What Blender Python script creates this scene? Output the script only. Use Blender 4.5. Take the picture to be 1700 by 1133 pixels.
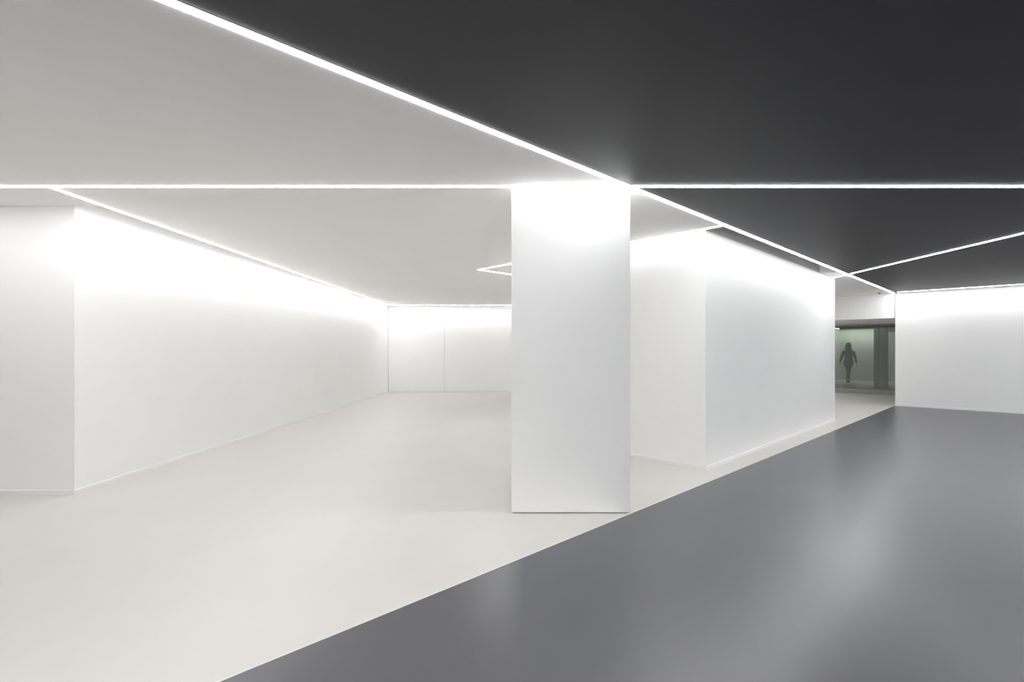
import bpy, bmesh, math
from mathutils import Vector, Matrix

S = bpy.context.scene
C = S.collection
for o in list(bpy.data.objects):
    bpy.data.objects.remove(o)

# ---------------------------------------------------------------- camera, world, exposure
cam_d = bpy.data.cameras.new('camera')
cam_d.sensor_width = 36.0
cam_d.lens = 18.0                      # wide shift lens
cam_d.shift_y = 0.0079                 # rise: the horizon sits a little below the middle
cam_d.clip_start = 0.05
cam_d.clip_end = 200
cam = bpy.data.objects.new('camera', cam_d)
cam.location = (0, 0, 1.512)
cam.rotation_euler = (math.radians(90), 0, 0)
C.objects.link(cam)
S.camera = cam

W = bpy.data.worlds.new('world')
S.world = W
W.use_nodes = True
W.node_tree.nodes['Background'].inputs[0].default_value = (0.02, 0.02, 0.022, 1)
W.node_tree.nodes['Background'].inputs[1].default_value = 1.0

S.view_settings.view_transform = 'Standard'
S.view_settings.look = 'None'
S.view_settings.gamma = 1.0
S.view_settings.use_curve_mapping = False
S.view_settings.exposure = 1.09
S.cycles.max_bounces = 10
S.cycles.adaptive_threshold = 0.02
S.cycles.diffuse_bounces = 6
S.cycles.glossy_bounces = 4
S.cycles.transparent_max_bounces = 12
S.cycles.use_denoising = True
S.cycles.caustics_reflective = False
S.cycles.caustics_refractive = False

LED = 22.0          # radiance of the opal strips

# ---------------------------------------------------------------- materials
def mat(name, col, rough=0.6, spec=0.3, var=0.0, scale=3.0, bump=0.0, bscale=60.0, metal=0.0):
    m = bpy.data.materials.new(name)
    m.use_nodes = True
    nt = m.node_tree
    b = nt.nodes['Principled BSDF']
    b.inputs['Base Color'].default_value = (*col, 1)
    b.inputs['Roughness'].default_value = rough
    b.inputs['Specular IOR Level'].default_value = spec
    b.inputs['Metallic'].default_value = metal
    tc = nt.nodes.new('ShaderNodeTexCoord')
    if var > 0:
        n = nt.nodes.new('ShaderNodeTexNoise')
        n.inputs['Scale'].default_value = scale
        n.inputs['Detail'].default_value = 4
        r = nt.nodes.new('ShaderNodeMapRange')
        r.inputs['From Min'].default_value = 0.3
        r.inputs['From Max'].default_value = 0.7
        r.inputs['To Min'].default_value = 1 - var
        r.inputs['To Max'].default_value = 1 + var
        x = nt.nodes.new('ShaderNodeMix')
        x.data_type = 'RGBA'
        x.blend_type = 'MULTIPLY'
        x.inputs['Factor'].default_value = 1
        x.inputs['A'].default_value = (*col, 1)
        nt.links.new(tc.outputs['Object'], n.inputs['Vector'])
        nt.links.new(n.outputs['Fac'], r.inputs['Value'])
        nt.links.new(r.outputs['Result'], x.inputs['B'])
        nt.links.new(x.outputs['Result'], b.inputs['Base Color'])
    if bump > 0:
        n2 = nt.nodes.new('ShaderNodeTexNoise')
        n2.inputs['Scale'].default_value = bscale
        n2.inputs['Detail'].default_value = 3
        bp = nt.nodes.new('ShaderNodeBump')
        bp.inputs['Strength'].default_value = bump
        bp.inputs['Distance'].default_value = 0.004
        nt.links.new(tc.outputs['Object'], n2.inputs['Vector'])
        nt.links.new(n2.outputs['Fac'], bp.inputs['Height'])
        nt.links.new(bp.outputs['Normal'], b.inputs['Normal'])
    return m

def emission(name, col, strength):
    m = bpy.data.materials.new(name)
    m.use_nodes = True
    nt = m.node_tree
    nt.nodes.clear()
    e = nt.nodes.new('ShaderNodeEmission')
    e.inputs[0].default_value = (*col, 1)
    e.inputs[1].default_value = strength
    o = nt.nodes.new('ShaderNodeOutputMaterial')
    nt.links.new(e.outputs[0], o.inputs[0])
    return m

def glass(name, tint, gloss):
    m = bpy.data.materials.new(name)
    m.use_nodes = True
    nt = m.node_tree
    nt.nodes.clear()
    t = nt.nodes.new('ShaderNodeBsdfTransparent')
    t.inputs[0].default_value = (*tint, 1)
    g = nt.nodes.new('ShaderNodeBsdfGlossy')
    g.inputs['Color'].default_value = (0.86, 0.95, 0.9, 1)
    g.inputs['Roughness'].default_value = 0.03
    f = nt.nodes.new('ShaderNodeFresnel')
    f.inputs[0].default_value = 1.5
    a = nt.nodes.new('ShaderNodeMath')
    a.operation = 'ADD'
    a.inputs[1].default_value = gloss
    x = nt.nodes.new('ShaderNodeMixShader')
    o = nt.nodes.new('ShaderNodeOutputMaterial')
    nt.links.new(f.outputs[0], a.inputs[0])
    nt.links.new(a.outputs[0], x.inputs[0])
    nt.links.new(t.outputs[0], x.inputs[1])
    nt.links.new(g.outputs[0], x.inputs[2])
    nt.links.new(x.outputs[0], o.inputs[0])
    return m

M = {
    'white': mat('white_paint', (0.88, 0.88, 0.875), 0.65, 0.25, 0.008, 1.5, 0.05, 90),
    'ceiling': mat('white_ceiling_paint', (0.91, 0.905, 0.895), 0.8, 0.15, 0.008, 1.2),
    'dark': mat('charcoal_ceiling_paint', (0.046, 0.046, 0.052), 0.55, 0.3, 0.05, 1.6),
    'beige': mat('beige_floor_resin', (0.60, 0.582, 0.553), 0.40, 0.4, 0.02, 0.9),
    'grey': mat('grey_floor_resin', (0.076, 0.077, 0.090), 0.30, 0.7, 0.04, 1.1, 0.03, 240),
    'base': mat('white_lacquer', (0.84, 0.84, 0.83), 0.4, 0.4, 0.01, 4),
    'beigetrim': mat('pale_edge_strip', (0.68, 0.67, 0.65), 0.4, 0.4, 0.01, 4),
    'alu': mat('white_aluminium', (0.75, 0.75, 0.74), 0.35, 0.5, 0.01, 8),
    'joint': mat('grey_joint', (0.35, 0.35, 0.34), 0.8, 0.1, 0.02, 8),
    'kerb': mat('dark_grey_kerb', (0.32, 0.32, 0.29), 0.6, 0.2, 0.06, 5),
    'room': mat('grey_green_plaster', (0.50, 0.52, 0.49), 0.8, 0.1, 0.03, 2),
    'roomceil': mat('olive_grey_ceiling', (0.13, 0.125, 0.105), 0.8, 0.1, 0.03, 2),
    'slotshade': mat('slot_shade_grey', (0.52, 0.52, 0.49), 0.9, 0.1, 0.05, 4),  # grey that carries the shade of the ceiling slot
    'post': mat('grey_concrete', (0.16, 0.18, 0.17), 0.8, 0.1, 0.05, 6),
    'led': emission('led_opal_diffuser', (0.995, 0.998, 1.0), LED),
    'led90': emission('opal_diffuser_90', (0.995, 0.998, 1.0), LED * 0.90),
    'led75': emission('opal_diffuser_75', (0.995, 0.998, 1.0), LED * 0.75),
    'led50': emission('opal_diffuser_50', (0.995, 0.998, 1.0), LED * 0.50),
    'ledroom': emission('dim_opal_diffuser', (0.98, 1.0, 0.97), LED * 1.6),
    'glass': glass('green_tinted_glass', (0.80, 0.83, 0.79), 0.07),
    'skin': mat('skin', (0.30, 0.19, 0.14), 0.55, 0.3, 0.03, 20),
    'coat': mat('dark_coat_cloth', (0.06, 0.06, 0.052), 0.9, 0.1, 0.1, 30),
    'hair': mat('dark_hair', (0.03, 0.022, 0.018), 0.5, 0.3, 0.2, 60),
    'shoe': mat('black_leather', (0.015, 0.015, 0.015), 0.35, 0.4, 0.05, 20),
    'tights': mat('dark_tights', (0.05, 0.045, 0.042), 0.8, 0.1, 0.05, 40),
    'black': mat('black_plastic', (0.02, 0.02, 0.02), 0.4, 0.3, 0.05, 20),
}

# ---------------------------------------------------------------- helpers
def link(name, bm, m, parent=None, smooth=False):
    bmesh.ops.recalc_face_normals(bm, faces=bm.faces)
    me = bpy.data.meshes.new(name)
    bm.to_mesh(me)
    bm.free()
    me.materials.append(M[m])
    if smooth:
        for p in me.polygons:
            p.use_smooth = True
    o = bpy.data.objects.new(name, me)
    C.objects.link(o)
    if parent:
        o.parent = parent
    return o

def tag(o, label=None, cat=None, group=None, kind=None):
    if label: o['label'] = label
    if cat: o['category'] = cat
    if group: o['group'] = group
    if kind: o['kind'] = kind
    return o

def empty(name, loc=(0, 0, 0)):
    o = bpy.data.objects.new(name, None)
    o.empty_display_size = 0.2
    o.location = loc
    C.objects.link(o)
    return o

def prism(bm, pts, z0, z1, holes=()):
    """upright slab over a plan polygon, with optional plan holes"""
    edges = []
    for loop in [pts, *holes]:
        vs = [bm.verts.new((x, y, z0)) for x, y in loop]
        for i in range(len(vs)):
            edges.append(bm.edges.new((vs[i], vs[(i + 1) % len(vs)])))
    r = bmesh.ops.triangle_fill(bm, use_beauty=True, use_dissolve=False, edges=edges)
    fs = [g for g in r['geom'] if isinstance(g, bmesh.types.BMFace)]
    e = bmesh.ops.extrude_face_region(bm, geom=fs, use_keep_orig=True)
    vs = [g for g in e['geom'] if isinstance(g, bmesh.types.BMVert)]
    bmesh.ops.translate(bm, verts=vs, vec=(0, 0, z1 - z0))

def slab(name, pts, z0, z1, m, parent=None, holes=()):
    bm = bmesh.new()
    prism(bm, pts, z0, z1, holes)
    return link(name, bm, m, parent)

def struct(name, pts, z0, z1, m, label, holes=()):
    return tag(slab(name, pts, z0, z1, m, None, holes), label, name.split('_')[0], kind='structure')

def along(p, q, d0, d1):
    """plan rectangle beside the line p-q, from offset d0 to d1 (left of travel is +)"""
    p, q = Vector(p), Vector(q)
    u = (q - p).normalized()
    n = Vector((-u.y, u.x))
    return [tuple(p + n * d0), tuple(q + n * d0), tuple(q + n * d1), tuple(p + n * d1)]

def bevel_box_profile(bm, p, q, prof, z):
    """sweep a closed profile [(offset, dz)] straight from p to q"""
    p, q = Vector(p), Vector(q)
    u = (q - p).normalized()
    n = Vector((-u.y, u.x))
    rings = []
    for c in (p, q):
        rings.append([bm.verts.new((c.x + n.x * a, c.y + n.y * a, z + b)) for a, b in prof])
    k = len(prof)
    for i in range(k):
        bm.faces.new((rings[0][i], rings[0][(i + 1) % k], rings[1][(i + 1) % k], rings[1][i]))
    bm.faces.new(rings[0])
    bm.faces.new(list(reversed(rings[1])))

H = 3.0
def main_x(y):                # plan line where the white half meets the dark half
    return 1.097 + 1.018 * (y - 4.708)

MS = (main_x(-5.0), -5.0)     # both ends of that line
ME = (main_x(13.64), 13.64)
# freestanding block corners
A = (2.42, 6.40); B = (6.80, 10.78); Cc = (0.06, 8.978); D = (4.44, 13.36)

# ---------------------------------------------------------------- structure: floors
struct('floor', [(-10, -5), MS, ME, (14, 9.83), (27, 22.8), (17, 32.8), (4, 19.8), (6.08, 17.75), (6.0, 18.0), (-10, 18.0)],
       -0.1, 0, 'beige', 'pale beige resin floor on the white side of the hall')
struct('floor_grey', [MS, (14, -5), (14, 9.83), ME], -0.1, 0, 'grey',
       'dark grey resin floor on the charcoal side of the hall')
tag(slab('trim_1', along(MS, ME, -0.002, 0.010), 0, 0.0015, 'beigetrim'),
    'thin pale edge strip between beige and grey floors', 'trim', kind='structure')

# ceilings (with recessed slots beside the block and the left wall)
u = Vector((1.018, 1)).normalized(); nl = Vector((-u.y, u.x))       # nl points to the white side
def on_main(y, off):
    p = Vector((main_x(y), y)) + nl * off
    return (p.x, p.y)
def block_face(t):            # point along the face A-B
    return (A[0] + (B[0] - A[0]) * t, A[1] + (B[1] - A[1]) * t)
S0 = on_main(6.19, 0.05); S1 = on_main(9.97, 0.05)
hole = [A, S0, S1, block_face(0.815), B, D, Cc]
struct('ceiling', [(-10, -5), MS, ME, (6.08, 17.75), (-4.30, 17.75), (-4.31, 17.25), (-4.19, 17.25), (-4.268, 5.33), (-10, 5.33)],
       H, H + 0.35, 'ceiling', 'matt white ceiling on the left of the long light line', holes=[hole])
struct('ceiling_dark', [MS, (14, -5), (14, 9.83), ME], H, H + 0.35, 'dark',
       'charcoal ceiling on the right of the long light line')
cl = bpy.data.objects['ceiling']
slab('slot_lid', [A, S0, S1, block_face(0.815)], H + 0.35, H + 0.40, 'ceiling', cl)
slab('slot_lid', [(-4.555, 5.33), (-4.31, 17.25), (-4.19, 17.25), (-4.268, 5.33)], H + 0.09, H + 0.13, 'ceiling', cl)

# walls
struct('wall_left', [(-4.555, 5.33), (-4.30, 17.75), (-10, 17.75), (-10, 5.33)], 0, H + 0.35, 'white',
       'long white wall at the left, running away from its near corner')
wf = struct('wall_far', [(-4.30, 17.77), (6.06, 17.77), (6.06, 17.95), (-4.30, 17.95)], 0, H + 0.35, 'joint',
            'white panelled wall at the far end of the hall')
for x0, x1 in ((-4.292, -2.345), (-2.337, 1.0), (1.008, 6.05)):
    slab('panel', [(x0, 17.75), (x1, 17.75), (x1, 17.77), (x0, 17.77)], 0.05, H + 0.35, 'white', wf)
slab('plinth', [(-4.292, 17.755), (6.05, 17.755), (6.05, 17.77), (-4.292, 17.77)], 0.0, 0.044, 'base', wf)

bm = bmesh.new()
prism(bm, along((6.08, 17.75), (7.3, 16.53), 0, 0.2), 0, H + 0.35)
prism(bm, along((7.3, 16.53), (10.19, 13.64), 0, 0.2), 2.34, H + 0.35)
tag(link('wall_opening', bm, 'white'), 'white wall over the wide opening beside the right wall', 'wall', kind='structure')
struct('wall_right', along((10.2, 13.63), (14.0, 9.83), 0, 0.2), 0, H + 0.35, 'white',
       'plain white wall at the right, meeting the grey floor')
struct('wall_side', [(14, -5), (14.2, -5), (14.2, 9.83), (14, 9.83)], 0, H + 0.35, 'white', 'white side wall beyond the right edge')
struct('wall_back', [(-10, -5.2), (14, -5.2), (14, -5), (-10, -5)], 0, H + 0.35, 'white', 'white wall behind the viewpoint')
struct('wall_entry', [(-10.2, -5), (-10, -5), (-10, 5.33), (-10.2, 5.33)], 0, H + 0.35, 'white', 'white side wall beyond the left edge')

# baseboards: low, with a rounded top edge
BP = [(0, 0), (0.010, 0), (0.010, 0.040), (0.007, 0.046), (0, 0.046)]
def baseboard(name, p, q, label=None, parent=None, flip=1):
    bm = bmesh.new()
    bevel_box_profile(bm, p, q, [(a * flip, b) for a, b in BP], 0)
    o = link(name, bm, 'base', parent)
    if label: tag(o, label, 'baseboard', kind='structure')
    return o
baseboard('baseboard_left', (-4.555, 5.33), (-4.30, 17.74), 'low white baseboard along the long left wall', flip=-1)
baseboard('baseboard_front', (-10, 5.33), (-4.546, 5.33), 'low white baseboard on the short wall at far left', flip=-1)
baseboard('baseboard_right', (10.2, 13.63), (14.0, 9.83), 'low white baseboard along the right wall', flip=-1)

# ---------------------------------------------------------------- square column
col = tag(empty('column', (0.54, 5.25, 0)), 'square white column standing at the meeting of the light lines', 'column')
def bevelled_prism(name, pts, z0, z1, m, parent, r=0.006):
    bm = bmesh.new()
    prism(bm, pts, z0, z1)
    bmesh.ops.dissolve_limit(bm, angle_limit=0.01, verts=bm.verts, edges=bm.edges)
    ed = [e for e in bm.edges if abs(e.verts[0].co.z - e.verts[1].co.z) > 0.1]
    bmesh.ops.bevel(bm, geom=ed, offset=r, segments=2, affect='EDGES')
    o = link(name, bm, m, parent)
    if parent:
        o.matrix_parent_inverse = Matrix.Translation(-parent.location)
    return o
bevelled_prism('shaft', [(-0.006, 4.705), (1.087, 4.705), (1.087, 5.795), (-0.006, 5.795)], 0.012, H, 'white', col)
bevelled_prism('base_reveal', [(0.010, 4.721), (1.071, 4.721), (1.071, 5.779), (0.010, 5.779)], 0.0, 0.012, 'joint', col, 0.002)

# ---------------------------------------------------------------- freestanding block
blk = tag(empty('wall_block', (3.43, 9.88, 0)), 'large white freestanding wall block behind the column', 'wall block')
bevelled_prism('body', [A, B, D, Cc], 0.0, H, 'white', blk, 0.005)
bevelled_prism('slot_shade_head', [A, B, D, Cc], H, H + 0.35, 'slotshade', blk, 0.005)  # block above ceiling level, greyed to paint in the slot's shade
for p, q in ((A, B), (Cc, A), (B, D)):
    o = baseboard('baseboard', p, q, parent=blk, flip=-1)
    o.matrix_parent_inverse = Matrix.Translation(-blk.location)

# ---------------------------------------------------------------- light strips
def strip(label, p, q, dz=0.0, w=0.05, m='led', z=H):
    p, q = Vector(p), Vector(q)
    mid = (p + q) / 2
    t = tag(empty('light_strip', (mid.x, mid.y, z)), label, 'light strip', 'recessed ceiling light lines')
    h = w / 2
    for s in (-1, 1):
        bm = bmesh.new()
        bevel_box_profile(bm, p, q, [(s * h, 0), (s * (h + 0.004), 0), (s * (h + 0.004), -0.0015), (s * h, -0.0015)], z)
        o = link('frame', bm, 'alu', t)
        o.matrix_parent_inverse = Matrix.Translation(-t.location)
    bm = bmesh.new()
    k = 0.005 + dz
    bevel_box_profile(bm, p, q, [(-h, 0), (-h, -0.6 * k), (-h * 0.85, -k), (h * 0.85, -k), (h, -0.6 * k), (h, 0)], z)
    o = link('diffuser', bm, m, t)
    o.matrix_parent_inverse = Matrix.Translation(-t.location)
    return t

strip('long diagonal light line parting the white and charcoal ceilings', (main_x(-4.9), -4.9), (main_x(13.56), 13.56), w=0.055, m='led75')
YH = 4.673
# unseen fill strips, added to brighten the column and right wall
strip('added fill light across the charcoal ceiling just behind the viewpoint', (-2.6, 1.2), (13.5, 1.2), 0.0006)
strip('added fill light across the charcoal ceiling well behind the viewpoint', (-2.6, -2.0), (13.5, -2.0), 0.0006)
strip('added fill light across the charcoal ceiling right over the viewpoint', (-2.6, -0.4), (13.5, -0.4), 0.0006)
strip('added fill light across the charcoal ceiling near the rear wall', (-2.6, -3.4), (13.5, -3.4), 0.0006)
strip('added fill light across the charcoal ceiling far beyond the right edge', (12.2, 4.71), (12.2, 9.9), 0.0003)
strip('added fill light along the wall behind the viewpoint', (-2.6, -4.6), (13.5, -4.6), 0.0006)
strip('added fill light along the side wall beyond the right edge', (13.6, -4.5), (13.6, 9.6), 0.0003)
strip('added fill light across the charcoal ceiling beyond the right edge', (10.9, 4.71), (10.9, 10.6), 0.0003)
strip('added fill light along the hidden end of the freestanding block', (6.62, 11.10), (4.50, 13.45), 0.0003)  # out-of-view strip added to light the floor towards the passage
strip('light line across the white ceiling, left of the column', (-9.9, YH), (main_x(YH) - 0.035, YH), 0.0006, m='led75')
strip('light line across the charcoal ceiling, right of the column', (main_x(YH) + 0.035, YH), (13.9, YH), 0.0006)
strip('light line in the white ceiling along the long left wall', (-4.235, YH + 0.03), (-4.15, 17.27), 0.0003, m='led90')
strip('light line above the far panelled wall', (-4.15, 17.3), (6.4, 17.3), 0.0009, m='led75')
strip('light line along the near left face of the freestanding block', (main_x(6.14) - 0.03, 6.165), (-0.631, 9.582), 0.0006, m='led50')
strip('light line behind the column meeting another at a sharp point', (-0.615, 9.60), (2.6, 12.75), 0.0003)
strip('light line crossing the charcoal ceiling to the block corner', (6.38, 1.25), (6.69, 10.62), 0.0009)
strip('light line along the top of the right wall', (10.05, 13.35), (13.5, 9.9), 0.0003)

# ---------------------------------------------------------------- opening, passage and glazed room
def diag(s, d):               # plan point with x + y = s and x - y = d
    return ((s + d) / 2, (s - d) / 2)
struct('ceiling_passage', [diag(24.12, -9.5), diag(24.12, -2.4), diag(29.3, -2.4), diag(29.3, -9.5)], 2.34, 2.44, 'ceiling', 'low plain ceiling of the passage behind the opening')
struct('ceiling_room', [diag(29.3, -9.5), diag(29.3, -2.4), diag(41, -2.4), diag(41, -9.5)], 2.52, 2.62, 'roomceil', 'dark ceiling of the room behind the glass')
struct('wall_passage_left', along(diag(24.1, -9.5), diag(41, -9.5), 0, 0.15), 0, 2.62, 'room', 'side wall of the passage, hidden side')
struct('wall_passage_right', along(diag(24.2, -2.4), diag(41, -2.4), -0.15, 0), 0, 2.62, 'room', 'other side wall of the passage')
struct('wall_room', [diag(41, -9.5), diag(41, -2.4), diag(41.3, -2.4), diag(41.3, -9.5)], 0, 2.62, 'room', 'pale rear wall of the room behind the glass')
strip('dim light line in the room behind the glass', diag(40.3, -9.0), diag(40.3, -6.55), 0, 0.05, 'ledroom', 2.52)

win = tag(empty('window_1', (*diag(29.2, -6), 0)), 'tall green-tinted glass wall with dark kerb behind the opening', 'window', kind='structure')
def winpart(name, s0, s1, d0, d1, z0, z1, m):
    o = slab(name, [diag(s0, d0), diag(s0, d1), diag(s1, d1), diag(s1, d0)], z0, z1, m, win)
    o.matrix_parent_inverse = Matrix.Translation(-win.location)
    return o
winpart('kerb', 29.08, 29.32, -9.5, -2.4, 0, 0.17, 'kerb')
winpart('head_rail', 29.14, 29.26, -9.5, -2.4, 2.29, 2.34, 'kerb')
ds = [-9.5, -8.9, -7.44, -5.98, -4.52, -3.06, -2.4]
for i in range(len(ds) - 1):
    winpart('pane', 29.19, 29.21, ds[i] + 0.006, ds[i + 1] - 0.006, 0.17, 2.29, 'glass')

# post and dropped beam inside the glazed room
po = tag(empty('post', (14.45, 20.05, 0)), 'grey post standing behind the glass, right of the person', 'post')
for nm, r, z0, z1 in (('shaft', 0.17, 0.0, 2.52), ('foot', 0.19, 0.0, 0.03)):
    o = bevelled_prism(nm, [(14.45 - r, 20.05 - r), (14.45 + r, 20.05 - r), (14.45 + r, 20.05 + r), (14.45 - r, 20.05 + r)], z0, z1, 'post', po, 0.01)
tag(slab('trim_2', [diag(39.0, -6.45), diag(39.0, -2.45), diag(40.0, -2.45), diag(40.0, -6.45)], 2.28, 2.52, 'roomceil'),
    'dropped dark beam under the ceiling behind the glass', 'beam', kind='structure')

tag(slab('trim_3', [diag(40.05, -9.45), diag(40.05, -6.5), diag(40.12, -6.5), diag(40.12, -9.45)], 2.43, 2.52, 'roomceil'),
    'slim dark fascia hiding the light in the room behind the glass', 'fascia', kind='structure')
strip('added fill light hidden at the left of the low passage ceiling', diag(24.5, -7.5), diag(28.9, -7.5), 0, 0.07, 'led', 2.34)  # unseen strip added to brighten the passage floor and soffit

# small dark sensor
sx, sy = 9.70, 13.52
sen = tag(empty('ceiling_sensor', (sx, sy, H)), 'tiny black sensor on the white ceiling above the opening', 'sensor')
bm = bmesh.new()
bmesh.ops.create_cone(bm, cap_ends=True, segments=20, radius1=0.022, radius2=0.035, depth=0.02, matrix=Matrix.Translation((0, 0, -0.01)))
link('body', bm, 'black', sen)
bm = bmesh.new()
bmesh.ops.create_uvsphere(bm, u_segments=12, v_segments=6, radius=0.014, matrix=Matrix.Translation((0, 0, -0.02)))
link('lens', bm, 'black', sen)

# ---------------------------------------------------------------- person walking behind the glass
def tube(bm, pts, seg=14):
    """pts: (x, y, z, rx, ry): rings across a path, rounded ends; rx sideways, ry front-back (for steep paths)"""
    P = [Vector(p[:3]) for p in pts]
    rings = []
    for i, p in enumerate(pts):
        d = (P[min(i + 1, len(P) - 1)] - P[max(i - 1, 0)]).normalized()
        side = Vector((0, 1, 0)).cross(d)
        if side.length < 1e-3:
            side = Vector((1, 0, 0))
        side.normalize()
        fr = d.cross(side).normalized()
        rings.append([bm.verts.new(P[i] + side * (p[3] * math.cos(a)) + fr * (p[4] * math.sin(a)))
                      for a in [2 * math.pi * k / seg for k in range(seg)]])
    for r0, r1 in zip(rings, rings[1:]):
        for k in range(seg):
            bm.faces.new((r0[k], r0[(k + 1) % seg], r1[(k + 1) % seg], r1[k]))
    bm.faces.new(rings[0]); bm.faces.new(list(reversed(rings[-1])))

def ball(bm, c, r, sc=(1, 1, 1)):
    m = Matrix.Translation(c) @ Matrix.Diagonal((*sc, 1))
    bmesh.ops.create_uvsphere(bm, u_segments=16, v_segments=10, radius=r, matrix=m)

def fuse(name, bm, m, parent, voxel):
    """one continuous skin over overlapping volumes"""
    o = link(name + '_tmp', bm, m)
    md = o.modifiers.new('r', 'REMESH'); md.mode = 'VOXEL'; md.voxel_size = voxel
    sm = o.modifiers.new('s', 'SMOOTH'); sm.iterations = 4; sm.factor = 0.5
    dg = bpy.context.evaluated_depsgraph_get()
    me = bpy.data.meshes.new_from_object(o.evaluated_get(dg))
    bpy.data.objects.remove(o)
    me.name = name
    for p in me.polygons: p.use_smooth = True
    if not me.materials: me.materials.append(M[m])
    r = bpy.data.objects.new(name, me)
    C.objects.link(r); r.parent = parent
    return r

PX, PY = 15.05, 22.9
per = tag(empty('person', (PX, PY, 0)), 'person with long dark hair in a short dark coat walking behind the glass', 'person')
# local frame: +y is the way the person walks (away from the hall), x to the right
bm = bmesh.new()
# trunk and neck
tube(bm, [(0, 0, 0.80, 0.10, 0.08), (0, 0, 0.90, 0.165, 0.115), (0, 0, 1.00, 0.155, 0.105), (0, 0, 1.12, 0.122, 0.092),
          (0, 0, 1.26, 0.145, 0.105), (0, 0, 1.38, 0.165, 0.10), (0, 0, 1.445, 0.15, 0.08), (0, 0, 1.485, 0.075, 0.065),
          (0, 0.01, 1.58, 0.055, 0.058)], 20)
# head, jaw, nose, ears
ball(bm, (0, 0.015, 1.68), 0.085, (0.9, 1.12, 1.28))
ball(bm, (0, 0.050, 1.615), 0.055, (1, 1, 0.9))
ball(bm, (0, 0.118, 1.665), 0.016, (0.8, 1.2, 1.5))
for s in (-1, 1):
    ball(bm, (s * 0.080, 0.01, 1.67), 0.022, (0.5, 0.9, 1.4))
# arms swung clear of the body
arms = {-1: [(-0.165, 0, 1.42), (-0.255, -0.02, 1.17), (-0.315, 0.05, 0.95)],
        1: [(0.165, 0, 1.42), (0.245, 0.0, 1.15), (0.300, -0.05, 0.90)]}
for s, (a, b, c) in arms.items():
    tube(bm, [(*a, 0.055, 0.055), (*[(i + j) / 2 for i, j in zip(a, b)], 0.047, 0.047), (*b, 0.040, 0.040),
              (*[(i + j) / 2 for i, j in zip(b, c)], 0.036, 0.036), (*c, 0.025, 0.025)])
    w = Vector(c); d = (Vector(c) - Vector(b)).normalized()
    f = Vector((0, 1, 0)) - d * d.y; f.normalize()
    n = d.cross(f) * -s
    pm = w + d * 0.085
    tube(bm, [(*(w - d * 0.01), 0.018, 0.026), (*(w + d * 0.04), 0.016, 0.038), (*pm, 0.014, 0.038)], 12)
    for k, ln in enumerate((0.066, 0.078, 0.073, 0.058)):
        r0 = w + d * 0.075 + f * (0.030 - 0.020 * k)
        r1 = r0 + d * ln * 0.6 + n * 0.006
        r2 = r1 + d * ln * 0.42 + n * 0.026
        tube(bm, [(*r0, 0.0092, 0.0092), (*r1, 0.0085, 0.0085), (*r2, 0.007, 0.007)], 8)
    t0 = w + d * 0.03 + f * 0.030
    t1 = t0 + d * 0.035 + f * 0.025 + n * 0.008
    t2 = t1 + d * 0.035 + f * 0.006 + n * 0.008
    tube(bm, [(*t0, 0.012, 0.012), (*t1, 0.010, 0.010), (*t2, 0.008, 0.008)], 8)
# legs, mid-stride, one foot before the other
legs = {-1: [(-0.075, 0, 0.88), (-0.045, 0.10, 0.50), (-0.075, 0.20, 0.105)],
        1: [(0.075, 0, 0.88), (0.040, 0.03, 0.49), (0.030, -0.16, 0.125)]}
for s, (a, b, c) in legs.items():
    mid = lambda p, q, t: [i + (j - i) * t for i, j in zip(p, q)]
    tube(bm, [(*a, 0.078, 0.085), (*mid(a, b, .4), 0.064, 0.070), (*mid(a, b, .8), 0.047, 0.052), (*b, 0.043, 0.048),
              (*mid(b, c, .3), 0.045, 0.052), (*mid(b, c, .65), 0.034, 0.038), (*c, 0.026, 0.030)])
    ball(bm, (c[0], c[1], c[2] - 0.02), 0.034)
    ft = Vector(c)
    tube(bm, [(ft.x, ft.y - 0.02, ft.z - 0.02, 0.03, 0.03), (ft.x, ft.y + 0.07, ft.z - 0.055, 0.034, 0.026),
              (ft.x, ft.y + 0.14, ft.z - 0.085, 0.032, 0.016)], 12)
fuse('body', bm, 'skin', per, 0.006)

bm = bmesh.new()
for s_, (a, b, c) in legs.items():
    tube(bm, [(*mid(a, b, .05), 0.081, 0.088), (*mid(a, b, .4), 0.067, 0.073), (*mid(a, b, .8), 0.050, 0.055), (*b, 0.046, 0.051),
              (*mid(b, c, .3), 0.048, 0.055), (*mid(b, c, .65), 0.037, 0.041), (*c, 0.029, 0.033)])
fuse('tights', bm, 'tights', per, 0.008)
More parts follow.
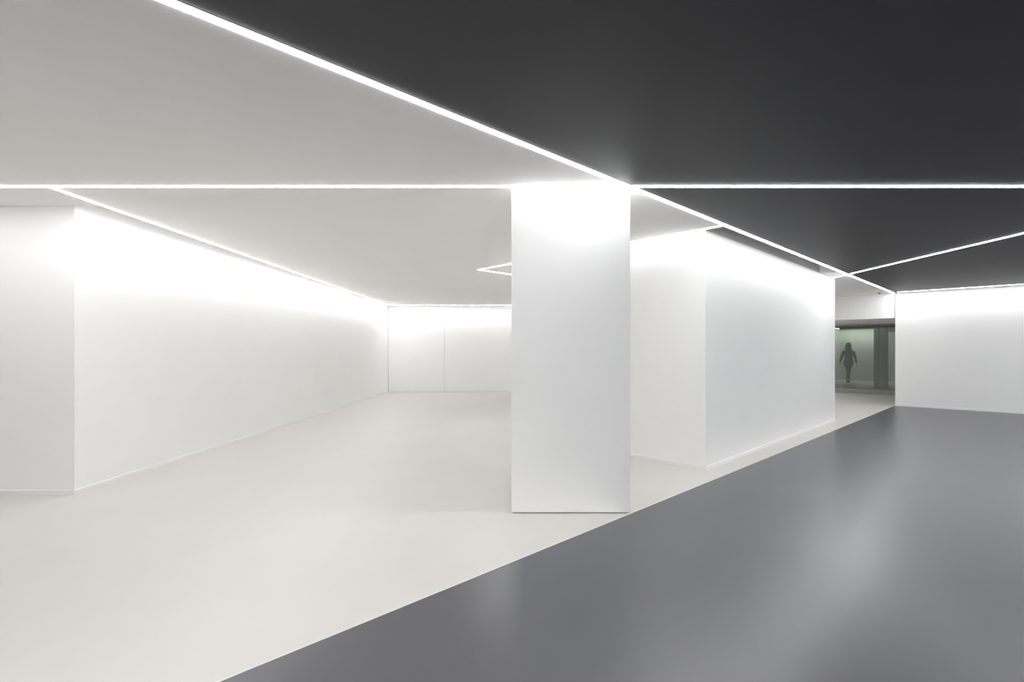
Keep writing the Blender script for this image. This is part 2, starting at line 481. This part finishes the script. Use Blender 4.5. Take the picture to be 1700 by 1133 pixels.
# coat: trunk to mid-thigh with sleeves, collar
bm = bmesh.new()
tube(bm, [(0.0, 0.01, 0.70, 0.140, 0.130), (0, 0, 0.80, 0.175, 0.14), (0, 0, 0.92, 0.190, 0.140), (0, 0, 1.03, 0.170, 0.125), (0, 0, 1.13, 0.150, 0.115),
          (0, 0, 1.27, 0.165, 0.125), (0, 0, 1.38, 0.185, 0.12), (0, 0, 1.45, 0.165, 0.10), (0, 0, 1.50, 0.095, 0.085), (0, 0, 1.535, 0.082, 0.08)], 24)
for s, (a, b, c) in arms.items():
    e = [i + (j - i) * 0.93 for i, j in zip(b, c)]
    tube(bm, [(*a, 0.070, 0.070), (*[(i + j) / 2 for i, j in zip(a, b)], 0.060, 0.060), (*b, 0.053, 0.053), (*e, 0.043, 0.043)])
fuse('coat', bm, 'coat', per, 0.008)
# hair falling to the shoulders, open towards the face
bm = bmesh.new()
ball(bm, (0, -0.005, 1.705), 0.098, (1.0, 1.08, 1.08))
tube(bm, [(0, -0.030, 1.74, 0.095, 0.080), (0, -0.045, 1.66, 0.112, 0.072), (0, -0.055, 1.56, 0.125, 0.070),
          (0, -0.075, 1.47, 0.125, 0.060), (0, -0.095, 1.39, 0.090, 0.040)], 18)
fuse('hair', bm, 'hair', per, 0.009)
for s, (a, b, c) in legs.items():
    ft = Vector(c)
    bm = bmesh.new()
    tube(bm, [(ft.x, ft.y - 0.045, ft.z - 0.03, 0.034, 0.036), (ft.x, ft.y + 0.06, ft.z - 0.062, 0.040, 0.032),
              (ft.x, ft.y + 0.13, ft.z - 0.088, 0.040, 0.021), (ft.x, ft.y + 0.185, ft.z - 0.095, 0.022, 0.012)], 14)
    tube(bm, [(ft.x, ft.y - 0.045, ft.z - 0.03, 0.024, 0.024), (ft.x, ft.y - 0.047, ft.z - 0.108, 0.011, 0.011)], 10)
    link('shoe', bm, 'shoe', per, True)
for s in (-1, 1):
    bm = bmesh.new()
    ball(bm, (s * 0.031, 0.098, 1.685), 0.011)
    link('eye', bm, 'black', per, True)
bm = bmesh.new()
ball(bm, (0, 0.104, 1.622), 0.02, (1.2, 0.35, 0.35))
link('mouth', bm, 'skin', per, True)
per.rotation_euler = (0, 0, -math.atan2(0.66, 0.75) + 0.05)
